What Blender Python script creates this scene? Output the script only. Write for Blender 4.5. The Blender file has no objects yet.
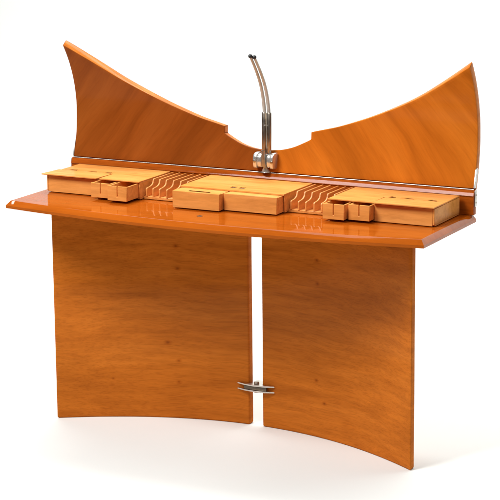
import bpy, bmesh, math, random
from mathutils import Vector, Matrix
random.seed(4)
S = bpy.context.scene
COL = S.collection

# ------------------------------------------------------------------ sizes (metres)
HW = 0.708           # half width of the desk
Z0 = 0.710           # underside of the desktop
ZD = 0.7341          # top of the desktop
ZR = 0.8108          # top of the back rail
ZU = 0.794           # top of the storage units
DEP, BOW = 0.3983, 0.0671
LL, LY, LS, GAP = 0.6205, -0.2762, 0.2068, 0.0235

def lid_y(t): return 0.3242*t - 0.839*t*t - 0.9893*t**3
def leg_y(x): return LY + LS*(1-(x/LL)**2)
def front_y(x): return -(DEP + BOW*(1-(x/HW)**2))

# ------------------------------------------------------------------ mesh helpers
def new_bm(): return bmesh.new()
def box(bm, x0, x1, y0, y1, z0, z1):
    v = [bm.verts.new((x, y, z)) for x in (x0, x1) for y in (y0, y1) for z in (z0, z1)]
    for f in ((0,1,3,2),(4,6,7,5),(0,4,5,1),(2,3,7,6),(0,2,6,4),(1,5,7,3)):
        bm.faces.new([v[i] for i in f])
def prism(bm, pts, axis, a, b):
    """polygon pts in the two other axes (in xyz order), extruded from a to b along axis"""
    def mk(p, c):
        l = [p[0], p[1]]; l.insert(axis, c); return l
    A = [bm.verts.new(mk(p, a)) for p in pts]; B = [bm.verts.new(mk(p, b)) for p in pts]
    bm.faces.new(A); bm.faces.new(B[::-1])
    n = len(pts)
    for i in range(n):
        bm.faces.new((A[i], B[i], B[(i+1) % n], A[(i+1) % n]))
def tube(bm, path, radii, n=16):
    """swept tube through points with a radius at each"""
    rings = []
    for i, p in enumerate(path):
        p = Vector(p)
        a = Vector(path[max(i-1, 0)]); b = Vector(path[min(i+1, len(path)-1)])
        t = (b-a).normalized()
        s = Vector((1, 0, 0)) if abs(t.x) < .9 else Vector((0, 1, 0))
        u = (s - t*s.dot(t)).normalized(); w = t.cross(u)
        rings.append([bm.verts.new(p + (u*math.cos(2*math.pi*k/n) + w*math.sin(2*math.pi*k/n))*radii[i]) for k in range(n)])
    for r0, r1 in zip(rings, rings[1:]):
        for k in range(n):
            bm.faces.new((r0[k], r0[(k+1) % n], r1[(k+1) % n], r1[k]))
    bm.faces.new(rings[0][::-1]); bm.faces.new(rings[-1])
def ball(bm, c, r):
    bmesh.ops.create_uvsphere(bm, u_segments=20, v_segments=12, radius=r, matrix=Matrix.Translation(c))
def bevel(bm, w, seg=2, ang=50):
    bm.normal_update()
    bmesh.ops.recalc_face_normals(bm, faces=bm.faces[:])
    es = [e for e in bm.edges if len(e.link_faces) == 2 and e.calc_face_angle(0) > math.radians(ang)]
    if es and w > 0:
        bmesh.ops.bevel(bm, geom=es, offset=w, segments=seg, affect='EDGES', profile=.5, clamp_overlap=True)
def obj(name, bm, mat, parent=None, bev=0.0, seg=2, ang=50, sharp=40):
    if bev > 0: bevel(bm, bev, seg, ang)
    bmesh.ops.recalc_face_normals(bm, faces=bm.faces[:])
    me = bpy.data.meshes.new(name); bm.to_mesh(me); bm.free()
    for p in me.polygons: p.use_smooth = True
    me.set_sharp_from_angle(angle=math.radians(sharp))
    me.materials.append(mat)
    o = bpy.data.objects.new(name, me); COL.objects.link(o)
    if parent: o.parent = parent
    return o

# ------------------------------------------------------------------ materials
def nodes(name):
    m = bpy.data.materials.new(name); m.use_nodes = True
    nt = m.node_tree
    return m, nt, nt.nodes, nt.links, nt.nodes['Principled BSDF']
def math_node(N, L, op, a, b=None, clamp=False):
    n = N.new('ShaderNodeMath'); n.operation = op; n.use_clamp = clamp
    for i, v in enumerate((a, b)):
        if v is None: continue
        if hasattr(v, 'is_linked') or hasattr(v, 'links'): L.new(v, n.inputs[i])
        else: n.inputs[i].default_value = v
    return n.outputs[0]
def mixc(N, L, f, a, b, mode='MIX'):
    n = N.new('ShaderNodeMix'); n.data_type = 'RGBA'; n.blend_type = mode
    for i, v in ((0, f), (6, a), (7, b)):
        if hasattr(v, 'links'): L.new(v, n.inputs[i])
        else: n.inputs[i].default_value = v if i == 0 else (*v, 1) if len(v) == 3 else v
    return n.outputs[2]
def ramp(N, L, f, stops):
    n = N.new('ShaderNodeValToRGB'); L.new(f, n.inputs[0])
    while len(n.color_ramp.elements) < len(stops): n.color_ramp.elements.new(.5)
    for e, (p, c) in zip(n.color_ramp.elements, stops):
        e.position = p; e.color = (*c, 1) if len(c) == 3 else c
    return n.outputs[0]

def wood(name, dark, mid, light, rot=(0, 0, 0), mirror=False, leaf=None, grain=(1.6, 9, 9), fig=1.0,
         rough=.3, coat=.5, coat_rough=.08, knots=(), chip=None, pores=.35, rnd=False, bump=.02, spec=.5, finemix=.65, midc=.14, ripple=.02):
    m, nt, N, L, P = nodes(name)
    tc = N.new('ShaderNodeTexCoord'); co = tc.outputs['Object']
    sx = N.new('ShaderNodeSeparateXYZ'); L.new(co, sx.inputs[0])
    base = co
    if mirror:
        cb = N.new('ShaderNodeCombineXYZ')
        L.new(math_node(N, L, 'ABSOLUTE', sx.outputs[0]), cb.inputs[0])
        L.new(sx.outputs[1], cb.inputs[1]); L.new(sx.outputs[2], cb.inputs[2])
        base = cb.outputs[0]
    if rnd:
        oi = N.new('ShaderNodeObjectInfo')
        va = N.new('ShaderNodeVectorMath'); va.operation = 'ADD'
        L.new(base, va.inputs[0])
        sc = N.new('ShaderNodeVectorMath'); sc.operation = 'SCALE'
        L.new(oi.outputs['Random'], sc.inputs[3]); sc.inputs[0].default_value = (3.1, 5.3, 2.7)
        L.new(sc.outputs[0], va.inputs[1]); base = va.outputs[0]
    r = N.new('ShaderNodeVectorRotate'); r.rotation_type = 'EULER_XYZ'; r.inputs['Rotation'].default_value = rot
    L.new(base, r.inputs['Vector'])
    # gentle wander of the grain
    nz = N.new('ShaderNodeTexNoise'); nz.inputs['Scale'].default_value = 3.2; nz.inputs['Detail'].default_value = 2
    L.new(r.outputs[0], nz.inputs['Vector'])
    ws = N.new('ShaderNodeVectorMath'); ws.operation = 'MULTIPLY_ADD'
    L.new(nz.outputs['Color'], ws.inputs[0]); ws.inputs[1].default_value = (.05, .05, .05); L.new(r.outputs[0], ws.inputs[2])
    vec = ws.outputs[0]
    def stretched(scale, detail, rough_, dist=0.):
        mp = N.new('ShaderNodeMapping'); mp.inputs['Scale'].default_value = scale; L.new(vec, mp.inputs[0])
        n = N.new('ShaderNodeTexNoise'); n.inputs['Scale'].default_value = 1; n.inputs['Detail'].default_value = detail
        n.inputs['Roughness'].default_value = rough_; n.inputs['Distortion'].default_value = dist
        L.new(mp.outputs[0], n.inputs[0]); return n.outputs['Fac']
    broad = stretched(grain, 3, .5, .6)
    fine = stretched((grain[0]*5, grain[1]*7, grain[2]*7), 4, .6, .2)
    pore = stretched((grain[0]*14, grain[1]*45, grain[2]*45), 2, .5)
    c = ramp(N, L, broad, [(.5-.22/fig, dark), (.5, mid), (.5+.22/fig, light)])
    midf = stretched((grain[0]*2.3, grain[1]*3.1, grain[2]*3.1), 5, .62, .9)
    f1 = ramp(N, L, midf, [(.32, (1-midc, 1-midc*1.15, 1-midc*1.3)), (.5, (1, 1, 1)), (.68, (1+midc*.6, 1+midc*.7, 1+midc*.8))])
    c = mixc(N, L, 1, c, f1, 'MULTIPLY')
    f2 = ramp(N, L, fine, [(.3, (.80, .76, .70)), (.62, (1.08, 1.08, 1.08))])
    c = mixc(N, L, finemix, c, f2, 'MULTIPLY')
    p2 = ramp(N, L, pore, [(.35, (.62, .52, .42)), (.5, (1, 1, 1))])
    c = mixc(N, L, pores, c, p2, 'MULTIPLY')
    if leaf:     # the two book-matched veneer leaves differ in tone either side of the centre joint
        g = math_node(N, L, 'GREATER_THAN', sx.outputs[0], 0.0)
        c = mixc(N, L, g, mixc(N, L, 1, c, leaf[0], 'MULTIPLY'), mixc(N, L, 1, c, leaf[1], 'MULTIPLY'))
    for (kx, kz, kr) in knots:   # small pin knots
        dx = math_node(N, L, 'MULTIPLY', math_node(N, L, 'SUBTRACT', sx.outputs[0], kx), .8)
        dz = math_node(N, L, 'SUBTRACT', sx.outputs[2], kz)
        dd = math_node(N, L, 'SQRT', math_node(N, L, 'ADD', math_node(N, L, 'POWER', dx, 2), math_node(N, L, 'POWER', dz, 2)))
        dd = math_node(N, L, 'ADD', dd, math_node(N, L, 'MULTIPLY', math_node(N, L, 'SUBTRACT', fine, .5), kr*.9))
        k = ramp(N, L, math_node(N, L, 'DIVIDE', dd, kr), [(.12, (.55, .46, .38)), (.5, (.86, .79, .72)), (1, (1, 1, 1))])
        c = mixc(N, L, 1, c, k, 'MULTIPLY')
    if chip:
        cx_, cy_, cr_ = chip
        dx = math_node(N, L, 'SUBTRACT', sx.outputs[0], cx_); dy = math_node(N, L, 'SUBTRACT', sx.outputs[1], cy_)
        dd = math_node(N, L, 'SQRT', math_node(N, L, 'ADD', math_node(N, L, 'POWER', dx, 2), math_node(N, L, 'POWER', dy, 2)))
        dd = math_node(N, L, 'ADD', dd, math_node(N, L, 'MULTIPLY', math_node(N, L, 'SUBTRACT', pore, .5), .02))
        k = math_node(N, L, 'LESS_THAN', dd, cr_)
        c = mixc(N, L, k, c, (.75, .66, .55))
    L.new(c, P.inputs['Base Color'])
    rr = N.new('ShaderNodeMapRange'); L.new(fine, rr.inputs[0]); rr.inputs[3].default_value = rough-.06; rr.inputs[4].default_value = rough+.08
    L.new(rr.outputs[0], P.inputs['Roughness'])
    P.inputs['Specular IOR Level'].default_value = spec
    P.inputs['Coat Weight'].default_value = coat; P.inputs['Coat Roughness'].default_value = coat_rough
    if bump:
        b = N.new('ShaderNodeBump'); b.inputs['Strength'].default_value = bump; b.inputs['Distance'].default_value = .002
        L.new(pore, b.inputs['Height']); L.new(b.outputs[0], P.inputs['Normal'])
    nr = N.new('ShaderNodeTexNoise'); nr.inputs['Scale'].default_value = 9; nr.inputs['Detail'].default_value = 3; L.new(co, nr.inputs['Vector'])
    b2 = N.new('ShaderNodeBump'); b2.inputs['Strength'].default_value = ripple; b2.inputs['Distance'].default_value = .02
    L.new(nr.outputs['Fac'], b2.inputs['Height']); L.new(b2.outputs[0], P.inputs['Coat Normal'])
    sm = N.new('ShaderNodeTexNoise'); sm.inputs['Scale'].default_value = 26; sm.inputs['Detail'].default_value = 6; L.new(co, sm.inputs['Vector'])
    sr = N.new('ShaderNodeMapRange'); L.new(sm.outputs['Fac'], sr.inputs[0]); sr.inputs[1].default_value = .45; sr.inputs[2].default_value = .75
    sr.inputs[3].default_value = coat_rough; sr.inputs[4].default_value = coat_rough+.07
    L.new(sr.outputs[0], P.inputs['Coat Roughness'])
    return m

R45 = math.radians(45)
LEGK = [(-.263, .572, .011), (-.258, .498, .011), (-.293, .253, .012), (-.259, .194, .011), (-.260, .123, .011),
        (.230, .570, .010), (.232, .496, .010), (.227, .185, .009), (.258, .116, .010), (-.46, .13, .006)]
CH_D, CH_M, CH_L = (.43, .110, .0105), (.52, .140, .0140), (.60, .176, .022)
M_leg = wood('leg_wood', CH_D, CH_M, CH_L, grain=(1.0, 2.4, 9), midc=.13, knots=LEGK, rough=.36, coat=.10, coat_rough=.10, fig=.75, spec=0, pores=.4)
M_top = wood('top_wood', (.32, .064, .0035), (.375, .079, .0046), (.43, .098, .007), grain=(1.3, 9, 9), rough=.45, coat=.85, coat_rough=.025, midc=.12, spec=0, pores=.08, finemix=.35,
             chip=(-.683, -.392, .0045), fig=.8)
M_lid = wood('lid_wood', (.42, .104, .011), (.55, .142, .016), (.68, .198, .028), rot=(0, math.radians(-52), 0), mirror=True,
             leaf=((.47, .43, .50), (.98, .98, .7)), grain=(.7, 1.5, 5), rough=.34, coat=.10, coat_rough=.12, fig=.95, spec=0, pores=.15, finemix=.5, midc=.13)
M_edge = wood('edge_wood', (.48, .135, .018), (.57, .17, .028), (.64, .21, .04), grain=(1.5, 12, 12), rough=.36, coat=.3, coat_rough=.08, spec=0, pores=.1)
M_rail = wood('rail_wood', (.24, .045, .003), (.33, .066, .005), (.40, .09, .009), grain=(1.5, 12, 12), rough=.34, coat=.3, coat_rough=.06, spec=0)
M_pale = wood('pale_wood', (.63, .250, .052), (.735, .305, .075), (.81, .365, .105), grain=(3, 16, 16), rough=.42, coat=.25, coat_rough=.18, fig=.8, pores=.06, spec=0, finemix=.4)
M_pale_d = wood('divider_wood', (.60, .225, .042), (.70, .280, .062), (.78, .34, .09), grain=(16, 4, 16), rough=.45, coat=.1, coat_rough=.3, fig=.8, pores=.2, rnd=True)
def metal(name, col, rough, scale=60, met=1.):
    m, nt, N, L, P = nodes(name)
    tc = N.new('ShaderNodeTexCoord'); n = N.new('ShaderNodeTexNoise'); n.inputs['Scale'].default_value = scale; n.inputs['Detail'].default_value = 3
    L.new(tc.outputs['Object'], n.inputs[0])
    c = ramp(N, L, n.outputs['Fac'], [(.3, tuple(v*.8 for v in col)), (.65, col)])
    L.new(c, P.inputs['Base Color']); P.inputs['Metallic'].default_value = met
    rr = N.new('ShaderNodeMapRange'); L.new(n.outputs['Fac'], rr.inputs[0]); rr.inputs[3].default_value = rough*.7; rr.inputs[4].default_value = rough*1.3
    L.new(rr.outputs[0], P.inputs['Roughness'])
    return m
M_chrome = metal('polished_metal', (.72, .72, .69), .22, 160, .75)
M_arm = metal('arm_metal', (.52, .52, .48), .34, 70, .35)
M_plate = metal('plate_metal', (.60, .58, .55), .35, 70, .8)
M_steel = metal('worn_steel', (.66, .61, .54), .30, 70)
M_dark = metal('dark_steel', (.16, .13, .10), .4, 60)
M_gun = metal('dull_steel', (.42, .36, .29), .32, 60)
m, nt, N, L, P = nodes('rubber_and_hole_shade')
n = N.new('ShaderNodeTexNoise'); n.inputs['Scale'].default_value = 200
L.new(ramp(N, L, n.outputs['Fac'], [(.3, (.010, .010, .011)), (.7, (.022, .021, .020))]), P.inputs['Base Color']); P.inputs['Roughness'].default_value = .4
M_black = m  # ball ends and keyhole; also stands for shade inside the finger holes
m, nt, N, L, P = nodes('lock_inlay')
n = N.new('ShaderNodeTexNoise'); n.inputs['Scale'].default_value = 300
L.new(ramp(N, L, n.outputs['Fac'], [(.3, (.10, .035, .010)), (.7, (.16, .06, .015))]), P.inputs['Base Color']); P.inputs['Roughness'].default_value = .35
M_lock = m
m, nt, N, L, P = nodes('white_paper')
tc = N.new('ShaderNodeTexCoord'); n = N.new('ShaderNodeTexNoise'); n.inputs['Scale'].default_value = 1.5; n.inputs['Detail'].default_value = 6
L.new(tc.outputs['Object'], n.inputs[0])
L.new(ramp(N, L, n.outputs['Fac'], [(.35, (.752, .770, .742)), (.65, (.772, .790, .762))]), P.inputs['Base Color'])
P.inputs['Roughness'].default_value = .85; P.inputs['Specular IOR Level'].default_value = .12
M_paper = m

# ------------------------------------------------------------------ setting: one white paper sweep, floor into backdrop
bm = new_bm()
prof = [(-2.3, 0), (0, 0), (2.6, 0)]
for k in range(1, 13):
    a = k/12*math.pi/2; prof.append((2.6+1.6*math.sin(a), 1.6-1.6*math.cos(a)))
prof += [(4.2, 3.0), (4.2, 7.0)]
xs = [-5, -2, 2, 5]
g = [[bm.verts.new((x, y, z)) for (y, z) in prof] for x in xs]
for i in range(len(xs)-1):
    for j in range(len(prof)-1):
        bm.faces.new((g[i][j], g[i+1][j], g[i+1][j+1], g[i][j+1]))
fl = obj('floor_and_backdrop', bm, M_paper, sharp=60); fl['kind'] = 'structure'
m, nt, N, L, P = nodes('added_floor_grey')
n = N.new('ShaderNodeTexNoise'); n.inputs['Scale'].default_value = 3; n.inputs['Detail'].default_value = 5
L.new(ramp(N, L, n.outputs['Fac'], [(.3, (.10, .10, .10)), (.7, (.14, .138, .132))]), P.inputs['Base Color']); P.inputs['Roughness'].default_value = .6
bm = new_bm(); v = [bm.verts.new(c) for c in ((-14, -14, -.004), (14, -14, -.004), (14, 14, -.004), (-14, 14, -.004))]; bm.faces.new(v)
g0 = obj('added_dark_floor', bm, m); g0['kind'] = 'structure'  # unseen dark sheet added beyond the paper to cut bounce light

# ------------------------------------------------------------------ the desk
desk = bpy.data.objects.new('writing_desk', None); COL.objects.link(desk)
desk.empty_display_size = .3
desk['label'] = 'cherry wood desk with raised curved wing lid, bowed panel legs and pale wooden compartments'
desk['category'] = 'desk'

# two curved panel legs
TL = .031
def leg_panel(x0, x1):
    bm = new_bm(); n = 40
    cols = []
    for i in range(n+1):
        x = x0+(x1-x0)*i/n; y = leg_y(x)
        cols.append([bm.verts.new(p) for p in ((x, y, 0), (x, y, Z0), (x, y+TL, Z0), (x, y+TL, 0))])
    for a, b in zip(cols, cols[1:]):
        for k in range(4): bm.faces.new((a[k], b[k], b[(k+1) % 4], a[(k+1) % 4]))
    bm.faces.new(cols[0]); bm.faces.new(cols[-1][::-1])
    return obj('leg_panel', bm, M_leg, desk, .006, 4, 45)
legL = leg_panel(-LL, -GAP); legR = leg_panel(GAP, LL)

# metal clasp tying the panels across the gap
cx0 = .004
for i, z in enumerate((.1375, .1195)):
    bm = new_bm()
    pts = [(-.066, -.0760), (-.035, -.0860), (0, -.0900), (.035, -.0860), (.066, -.0760), (.062, -.0745), (.021, -.0715), (.018, -.030), (-.018, -.030), (-.021, -.0715), (-.062, -.0745)]
    prism(bm, [(x+cx0, y) for x, y in pts], 2, z-.0024, z+.0022)
    c = obj('leg_clasp' if i == 0 else 'clasp_plate', bm, M_steel, desk if i == 0 else clasp, .0006, 1)
    if i == 0: clasp = c
bm = new_bm(); tube(bm, [(.004, -.070, .112), (.004, -.070, .1455), (.004, -.070, .147)], [.0085, .0085, .0070], 20)
obj('clasp_pin', bm, M_gun, clasp)
bm = new_bm(); box(bm, -.040+cx0, .040+cx0, -.0825, -.0745, .1219, .1350); obj('clasp_block', bm, M_dark, clasp, .002)

# desktop: bowed front, chamfered front and end edges
def outline(inset_f, inset_e, yb):
    a = HW-inset_e; n = 48
    P = [(-a+2*a*i/n) for i in range(n+1)]
    return [(x, front_y(x)+inset_f) for x in P] + [(a, yb), (-a, yb)]
bm = new_bm()
layers = [(0, 0, Z0+.0008, .0015), (0, 0, Z0+.0095, 0), (.0135, .0115, ZD-.0012, 0), (.0155, .0135, ZD, 0)]
rings = []
for i, (f, e, z, lo) in enumerate(layers):
    rings.append([bm.verts.new((x, y, z)) for x, y in outline(f, e, .012)])
low = [bm.verts.new((x, y, Z0)) for x, y in outline(.0055, .0045, .012)]
rings.insert(0, low)
for r0, r1 in zip(rings, rings[1:]):
    n = len(r0)
    for k in range(n): bm.faces.new((r0[k], r0[(k+1) % n], r1[(k+1) % n], r1[k]))
bm.faces.new(rings[0][::-1]); bm.faces.new(rings[-1])
top = obj('desktop', bm, M_top, desk, sharp=22)
bm = new_bm(); tube(bm, [(-.037, -.357, ZD-.004), (-.037, -.357, ZD+.0006), (-.037, -.357, ZD+.0009)], [.0095, .0095, .0085], 24)
obj('lock_plate', bm, M_lock, top)
bm = new_bm(); tube(bm, [(-.037, -.357, ZD+.0002), (-.037, -.357, ZD+.0013)], [.003, .003], 12)
obj('keyhole', bm, M_black, top)

# back rail with a lighter canted capping strip
bm = new_bm()
prism(bm, [(-.0085, ZD+.0005), (-.0085, .7905), (-.0115, .7925), (-.0040, .8085), (-.0020, .8095), (.0070, .8095), (.0070, .8138), (.0110, .8138), (.0110, ZD+.0005)], 0, -HW+.001, HW-.001)
rail = obj('back_rail', bm, M_rail, desk, .0008, 1, 60)

# piano hinge: thin leaf and knuckle
bm = new_bm()
tube(bm, [(-HW+.004, -.0012, .8115), (HW-.004, -.0012, .8115)], [.0015, .0015], 10)
hinge = obj('piano_hinge', bm, M_plate, desk)
for sx in (1, -1):
    bm = new_bm()
    x = sx*(HW+.0005)
    prism(bm, [(-.0045, .760), (.008, .760), (.010, .766), (.010, .807), (.004, .812), (-.0045, .807)], 0, x-.0012*sx, x+.0020*sx)
    pl = obj('hinge_plate', bm, M_plate, desk, .0005, 1)
    bm = new_bm()
    prism(bm, [(.000, .815), (.012, .815), (.030, .868), (.022, .874), (.014, .868)], 0, sx*(.703)-.0012*sx, sx*(.703)+.0030*sx)
    obj('hinge_strap', bm, M_plate, pl, .0005, 1)
    bm = new_bm()
    for zz in (.772, .795): tube(bm, [(x, .003, zz), (x+.0032*sx, .003, zz)], [.003, .0026], 12)
    obj('screw', bm, M_gun, pl)

# winged lid, curved in section, standing open
HT = [(0, .0690), (.03, .0710), (.0574, .0745), (.0925, .0840), (.1225, .0970), (.152, .1115)]
HO = [(.152, .1345), (.186, .1425), (.240, .1555), (.320, .1810), (.375, .2010), (.455, .2340), (.520, .2650), (.580, .2990), (.640, .3350), (.703, .3740)]
def interp(T, x):
    # smooth (Catmull-Rom) interpolation
    n = len(T)
    for i in range(n-1):
        if T[i][0] <= x <= T[i+1][0]+1e-9:
            x0, y0 = T[i]; x1, y1 = T[i+1]
            h = x1-x0; u = (x-x0)/h
            m0 = (T[i+1][1]-T[i-1][1])/(T[i+1][0]-T[i-1][0]) if i > 0 else (y1-y0)/h
            m1 = (T[i+2][1]-T[i][1])/(T[i+2][0]-T[i][0]) if i+2 < n else (y1-y0)/h
            if T is HT and i == 0: m0 = 0
            return (2*u**3-3*u*u+1)*y0+(u**3-2*u*u+u)*h*m0+(-2*u**3+3*u*u)*y1+(u**3-u*u)*h*m1
    return T[-1][1]
XN, WL, TLID = .152, .703, .027
NR, MR = 12, 6
xin = [XN*i/16 for i in range(17)]; xout = [XN+(WL-XN)*i/44 for i in range(45)]
def col_t(ax, outer):
    if outer:
        h = interp(HO, ax); q = .1115/.1345
        return [h*q*k/NR for k in range(NR+1)] + [h*q+h*(1-q)*k/MR for k in range(1, MR+1)]
    h = interp(HT, ax); return [h*k/NR for k in range(NR+1)]
T0 = .0038   # lid begins just above the hinge
def lp(x, t, off):
    t = max(t, T0); y = lid_y(t); dy = .3242-1.678*t-2.968*t*t
    n = Vector((0, 1, -dy)).normalized()*off
    return (x, y+n.y, ZR+t+n.z)
bm = new_bm()
cols = []      # (x, is_outer, ts)
for x in reversed(xout): cols.append((-x, True))
for x in reversed(xin[:-1]): cols.append((-x, False))
for x in xin[1:-1]: cols.append((x, False))
for x in xout: cols.append((x, True))
F, B = [], []
for x, o in cols:
    ts = col_t(abs(x), o); ts = [T0+(t)*(ts[-1]-T0)/ts[-1] for t in ts]
    F.append([bm.verts.new(lp(x, t, 0)) for t in ts]); B.append([bm.verts.new(lp(x, t, TLID)) for t in ts])
for i in range(len(cols)-1):
    n = min(len(F[i]), len(F[i+1]))
    for k in range(n-1):
        bm.faces.new((F[i][k], F[i+1][k], F[i+1][k+1], F[i][k+1]))
        bm.faces.new((B[i][k], B[i][k+1], B[i+1][k+1], B[i+1][k]))
# rim: collect boundary edges of the front grid and stitch to the back
fmap = {}
for a, b in zip(F, B):
    for v, w in zip(a, b): fmap[v] = w
bnd = [e for e in bm.edges if len(e.link_faces) == 1 and e.verts[0] in fmap and e.verts[1] in fmap]
for e in bnd:
    a, b = e.verts; bm.faces.new((a, b, fmap[b], fmap[a])).material_index = 1
lid = obj('wing_lid', bm, M_lid, desk, .0022, 2, 55, sharp=35); lid.data.materials.append(M_edge)

# lid stay: polished bracket, two sleeves, two curved rods with black ball ends
XC = .0095
bm = new_bm()
half = [(-.020, .828), (-.024, .838), (-.024, .862), (-.019, .871), (-.008, .8755), (.012, .8755), (.012, .826), (-.012, .826)]
prism(bm, half, 0, XC-.0365, XC-.0240)
prism(bm, [(y*.86, .851+(z-.851)*.86) for y, z in half], 0, XC-.0238, XC-.0095)
prism(bm, [(y*.86, .851+(z-.851)*.86) for y, z in half], 0, XC+.0095, XC+.0218)
prism(bm, half, 0, XC+.0220, XC+.0335)
box(bm, XC-.0093, XC+.0093, -.008, .012, .838, .870)
stay = obj('lid_stay', bm, M_chrome, desk, .0022, 2, 30)
for x_ in (XC-.031, XC+.029):
    bm = new_bm(); tube(bm, [(x_, -.0225, .850), (x_, -.0262, .850), (x_, -.0268, .850)], [.0045, .0045, .0036], 16)
    obj('screw', bm, M_gun, stay)
bm = new_bm(); tube(bm, [(XC, -.006, .8145), (XC, -.006, .818), (XC, -.010, .832), (XC, -.012, .842)], [.0155, .012, .006, .005], 20)
obj('foot', bm, M_chrome, stay)
bm = new_bm(); tube(bm, [(XC-.001, -.020, .834), (XC-.001, -.020, .885)], [.0062, .0062], 20); obj('pivot_tube', bm, M_steel, stay)
rod = [(-.002, .990), (.0045, 1.0), (.003, 1.037), (-.013, 1.085), (-.024, 1.107), (-.052, 1.147), (-.083, 1.185)]
def rodpath(dx):
    pts = [Vector((XC+dx, y-.004, z)) for y, z in [(.006, .96), (.0072, 1.001), (.002, 1.037), (-.0085, 1.073), (-.024, 1.107), (-.050, 1.147), (-.081, 1.187)]]
    out = []
    for i in range(len(pts)-1):
        p0 = pts[max(i-1, 0)]; p1 = pts[i]; p2 = pts[i+1]; p3 = pts[min(i+2, len(pts)-1)]
        for k in range(6):
            u = k/6
            out.append(.5*((2*p1)+(p2-p0)*u+(2*p0-5*p1+4*p2-p3)*u*u+(3*p1-p0-3*p2+p3)*u**3))
    out.append(pts[-1]); return out
for dx, tw in ((-.0085, 1), (.0085, -1)):
    bm = new_bm()
    tube(bm, [(XC+dx, .000, .874), (XC+dx, .000, .876), (XC+dx, .0035, .93), (XC+dx, .003, .999), (XC+dx, .003, 1.002)], [.0065, .0078, .0078, .0078, .006], 20)
    obj('sleeve', bm, M_gun, stay)
    bm = new_bm(); path = rodpath(dx)
    n = len(path); path = [p+Vector((-.3*dx*(i/n)**2-.12*dx, 0, -.005*(i/n)**2)) for i, p in enumerate(path)]
    if dx < 0: path = [p+Vector((0, -.008*(i/n)**2, .004*(i/n)**2)) for i, p in enumerate(path)]
    tube(bm, path, [.0064-.0022*i/n for i in range(n)], 16)
    rd = obj('curved_rod', bm, M_arm, stay)
    bm = new_bm(); ball(bm, path[-1]+Vector((0, -.002, .003)), .0068)
    obj('ball_end', bm, M_black, rd)

# ------------------------------------------------------------------ storage units
ZB = ZD+.0025
def part(name, bm, mat, parent, bev=.0008, seg=1, label=None):
    o = obj(name, bm, mat, parent, bev, seg, 50)
    if label: o['label'] = label
    return o
def open_drawer(x0, x1, yf, yb, z0, z1, slot=None, wall=.005, frontt=.006):
    bm = new_bm()
    if slot:
        w, d = slot; xm = (x0+x1)/2
        prism(bm, [(x0, z0), (x1, z0), (x1, z1), (xm+w/2, z1), (xm+w/2, z1-d), (xm-w/2, z1-d), (xm-w/2, z1), (x0, z1)], 1, yf, yf+frontt)
    else: box(bm, x0, x1, yf, yf+frontt, z0, z1)
    e = .0003
    box(bm, x0+e, x0+wall, yf+frontt+e, yb, z0+e, z1-.0008)
    box(bm, x1-wall, x1-e, yf+frontt+e, yb, z0+e, z1-.0008)
    box(bm, x0+wall+e, x1-wall-e, yb-wall, yb-e, z0+e, z1-.0012)
    box(bm, x0+wall+e, x1-wall-e, yf+frontt+e, yb-wall-e, z0+e, z0+.004)
    return bm
YF, YK = -.220, -.022
def end_unit(sx, yd_in, yd_out, shift):
    """large flap-topped compartment outside, two small drawers inside"""
    def X(a, b):
        a, b = sx*a, sx*b; return (min(a, b), max(a, b))
    W0, W1, WD = .3255, .667, .4815
    bm = new_bm(); e = .0003
    box(bm, *X(W0, W1), YF+.006, YK, ZB, ZB+.004)                                  # floor
    box(bm, *X(W1-.006, W1), YF, YK, ZB+.0043, ZU-.0052)                           # outer side
    box(bm, *X(W0, W0+.005), YF+.004, YK, ZB+.0043, ZU-.0043)                      # inner side
    box(bm, *X(WD-.0055, WD), YF+.0063, YK-.006, ZB+.0043, ZU-.0052)               # partition
    box(bm, *X(.4035-.002, .4035+.002), YF+.0063, YK-.006, ZB+.0043, ZU-.0052)     # between the drawers
    box(bm, *X(W0+.0053, W1-.0063), YK-.006, YK, ZB+.0043, ZU-.0043)               # back
    box(bm, *X(WD-.0055, W1-.0063), YF, YF+.006, ZB, ZU-.0052)                     # front board
    unit = part('storage_unit', bm, M_pale, desk)
    bm = new_bm()
    # fixed top behind, notched along the seam
    pts = [(W0, YK), (W0, YF-.002), (.470, YF-.002), (.470, -.131)]
    for c, q, dd in ((.494, .013, .019), (.550, .016, .014), (.624, .015, .018)):
        pts += [(c-q, -.1305), (c-q*.5, -.1305+dd), (c+q*.6, -.1305+dd*.8), (c+q, -.1305)]
    pts += [(W1, -.131), (W1, YK)]
    prism(bm, [(sx*a, b) for a, b in pts], 2, ZU-.004, ZU)
    part('unit_top', bm, M_pale, unit, .0006)
    # front flap: thin leaf resting slightly open
    bm = new_bm()
    o = [(.474, -.1345), (.474, YF-.014), (W1+.004+shift, YF-.014), (W1+.001+shift, -.1345)]
    prism(bm, [(sx*a, b) for a, b in o], 2, ZU-.0035, ZU+.0003)
    for v in bm.verts:
        q = max(0, (-.1335-v.co.y)/.10); v.co.z += .0022*q*q - .0003
    part('flap', bm, M_pale, unit, .0005)
    for (a, b, yf) in ((.3305, .4000, yd_in), (.4065, .4745, yd_out)):
        x0, x1 = X(a, b)
        part('drawer', open_drawer(x0, x1, yf, yf+.150, ZB+.0008+.0042, ZU-.0062, slot=(.0042, .034)), M_pale, unit)
    return unit
end_unit(-1, -.290, -.266, .007)
end_unit(1, -.270, -.253, 0)

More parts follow.
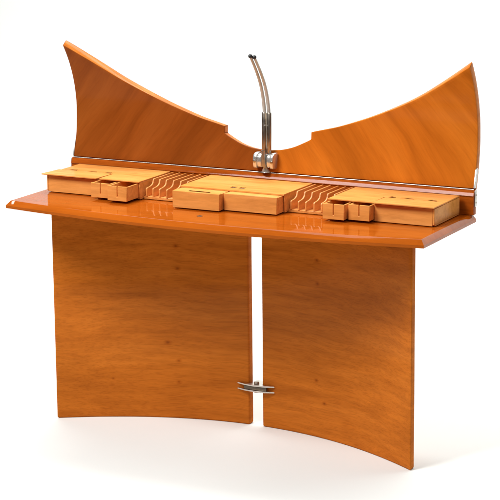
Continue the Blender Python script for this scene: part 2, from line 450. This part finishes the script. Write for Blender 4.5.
# centre unit: two wide drawers under a top with two finger holes
bm = new_bm()
A0, A1 = -.1765, .1795
box(bm, A0, A1, YF+.006, YK, ZB, ZB+.004)
box(bm, A0, A0+.004, YF+.004, YK, ZB+.0043, ZU-.0043)
box(bm, A1-.004, A1, YF+.004, YK, ZB+.0043, ZU-.0043)
box(bm, -.0085, -.0050, YF+.008, YK-.006, ZB+.0043, ZU-.0043)
box(bm, A0+.0043, A1-.0043, YK-.006, YK, ZB+.0043, ZU-.0043)
box(bm, A0+.02, A1-.02, -.20, -.16, ZB+.0043, ZB+.035)
centre = part('storage_unit', bm, M_pale, desk)
bm = new_bm()
holes = [(-.022, -.003), (.008, .027)]; hy0, hy1 = -.190, -.170
yl0 = YF-.003
box(bm, A0, A1, yl0, hy0, ZU-.004, ZU)
box(bm, A0, A1, hy1, YK, ZU-.004, ZU)
for a, b in ((A0, holes[0][0]), (holes[0][1], holes[1][0]), (holes[1][1], A1)):
    box(bm, a, b, hy0, hy1, ZU-.004, ZU)
bmesh.ops.remove_doubles(bm, verts=bm.verts[:], dist=1e-6)
ct = obj('unit_top', bm, M_pale, centre)
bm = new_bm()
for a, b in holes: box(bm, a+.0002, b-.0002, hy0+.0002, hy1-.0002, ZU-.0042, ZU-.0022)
obj('finger_hole_shade', bm, M_black, ct)  # black plates filling the holes, in place of the shade inside
# left wide drawer, pulled out, partly boarded over
x0, x1, yf = -.1705, -.0090, -.285
bm = open_drawer(x0, x1, yf, -.10, ZB+.0012, ZU-.0045, wall=.006, frontt=.013)
box(bm, -.0500, x1-.0063, yf+.0133, -.12, ZU-.0064, ZU-.0048)
box(bm, x0+.0063, -.125, yf+.0133, -.12, ZU-.0064, ZU-.0048)
box(bm, -.1247, -.0503, -.2560, -.12, ZU-.0064, ZU-.0048)
part('drawer', bm, M_pale, centre, .0010)
x0, x1, yf = -.0045, .1740, -.261
bm = open_drawer(x0, x1, yf, -.08, ZB+.0012, ZU-.0045, wall=.006, frontt=.013)
box(bm, x0+.0063, x1-.0063, yf+.0133, -.12, ZU-.0064, ZU-.0048)
part('drawer', bm, M_pale, centre, .0010)

# letter racks of thin ogee-fronted dividers
def divider_bm():
    y0 = -.197; bm = new_bm(); za, zt = .0065, .0555
    p = [(YK, za), (y0, za), (y0, .0300)]
    # lower rounded shoulder, then concave sweep up and back
    for k in range(1, 5):
        a = k/5*math.pi/2; p.append((y0+.006*(1-math.cos(a)), .0300+.004*math.sin(a)))
    for k in range(0, 9):
        a = k/8*math.pi/2; p.append((y0+.008+.034*math.sin(a), .0475-.0130*math.cos(a)))
    p += [(y0+.0445, .0520)]
    for k in range(1, 4):
        a = k/3*math.pi/2; p.append((y0+.0445+.004*(1-math.cos(a)), .0520+.0035*math.sin(a)))
    p += [(YK, zt)]
    prism(bm, p, 0, -.0024, .0024)
    return bm
for side in (1, -1):
    bm = new_bm()
    x0, x1 = (A1+.0006, .3249) if side == 1 else (-.3249, A0-.0006)
    box(bm, x0, x1, -.196, YK, ZB-.001, ZB+.0075)
    rack = part('letter_rack', bm, M_pale_d, desk, .0008)
    d0 = obj('divider', divider_bm(), M_pale_d, rack, .0006, 1)
    xs_ = [.1915, .2165, .2415, .2665, .2920, .3165] if side == 1 else [-.190, -.2155, -.2410, -.2660, -.2910, -.3140]
    for k, x in enumerate(xs_):
        d = d0 if k == 0 else d0.copy()
        if k: COL.objects.link(d); d.parent = rack
        d.location = (x+random.uniform(-.0012, .0012), random.uniform(-.0012, .0008), ZB+.0009)
    d.rotation_euler = (0, random.uniform(-.012, .012), random.uniform(-.006, .006))

# ------------------------------------------------------------------ studio light
def area(name, loc, target, sx, sy, power, col=(1, 1, 1)):
    l = bpy.data.lights.new(name, 'AREA'); l.shape = 'RECTANGLE'; l.size = sx; l.size_y = sy; l.energy = power; l.color = col
    o = bpy.data.objects.new(name, l); COL.objects.link(o); o.location = loc
    d = Vector(target)-Vector(loc); o.rotation_euler = d.to_track_quat('-Z', 'Y').to_euler()
    return o
area('key_softbox', (-1.5, -3.1, 4.6), (0, -.1, .4), 1.9, 1.9, 325)
area('fill_softbox', (3.2, -3.8, 4.8), (0, 0, .4), 2.0, 2.0, 75)
area('overhead_softbox', (-.8, 2.0, 4.7), (-.1, 1.6, 0), 5, 3.2, 130)
area('backdrop_light', (0, 1.6, 5.2), (0, 3.6, .8), 6, 2, 270)
w = bpy.data.worlds.new('World'); S.world = w; w.use_nodes = True
w.node_tree.nodes['Background'].inputs[0].default_value = (1, .99, .975, 1)
w.node_tree.nodes['Background'].inputs[1].default_value = .06

# ------------------------------------------------------------------ camera (fitted to the photograph's perspective)
C = Vector((2.8883, -5.6987, 1.9698)); yaw, pitch, roll, f = 0.47630, 0.21690, -0.0094, 2063.7
fw = Vector((-math.sin(yaw)*math.cos(pitch), math.cos(yaw)*math.cos(pitch), -math.sin(pitch)))
rt = Vector((math.cos(yaw), math.sin(yaw), 0)); up = rt.cross(fw)
r2 = rt*math.cos(roll)+up*math.sin(roll); u2 = -rt*math.sin(roll)+up*math.cos(roll)
cam = bpy.data.cameras.new('camera'); co = bpy.data.objects.new('camera', cam); COL.objects.link(co)
M = Matrix((r2, u2, -fw)).transposed().to_4x4(); M.translation = C; co.matrix_world = M
cam.sensor_width = 36; cam.lens = 36*f/500; cam.clip_start = .1; cam.clip_end = 100
S.camera = co
S.view_settings.view_transform = 'Standard'; S.view_settings.look = 'None'; S.view_settings.exposure = 0; S.view_settings.gamma = 1
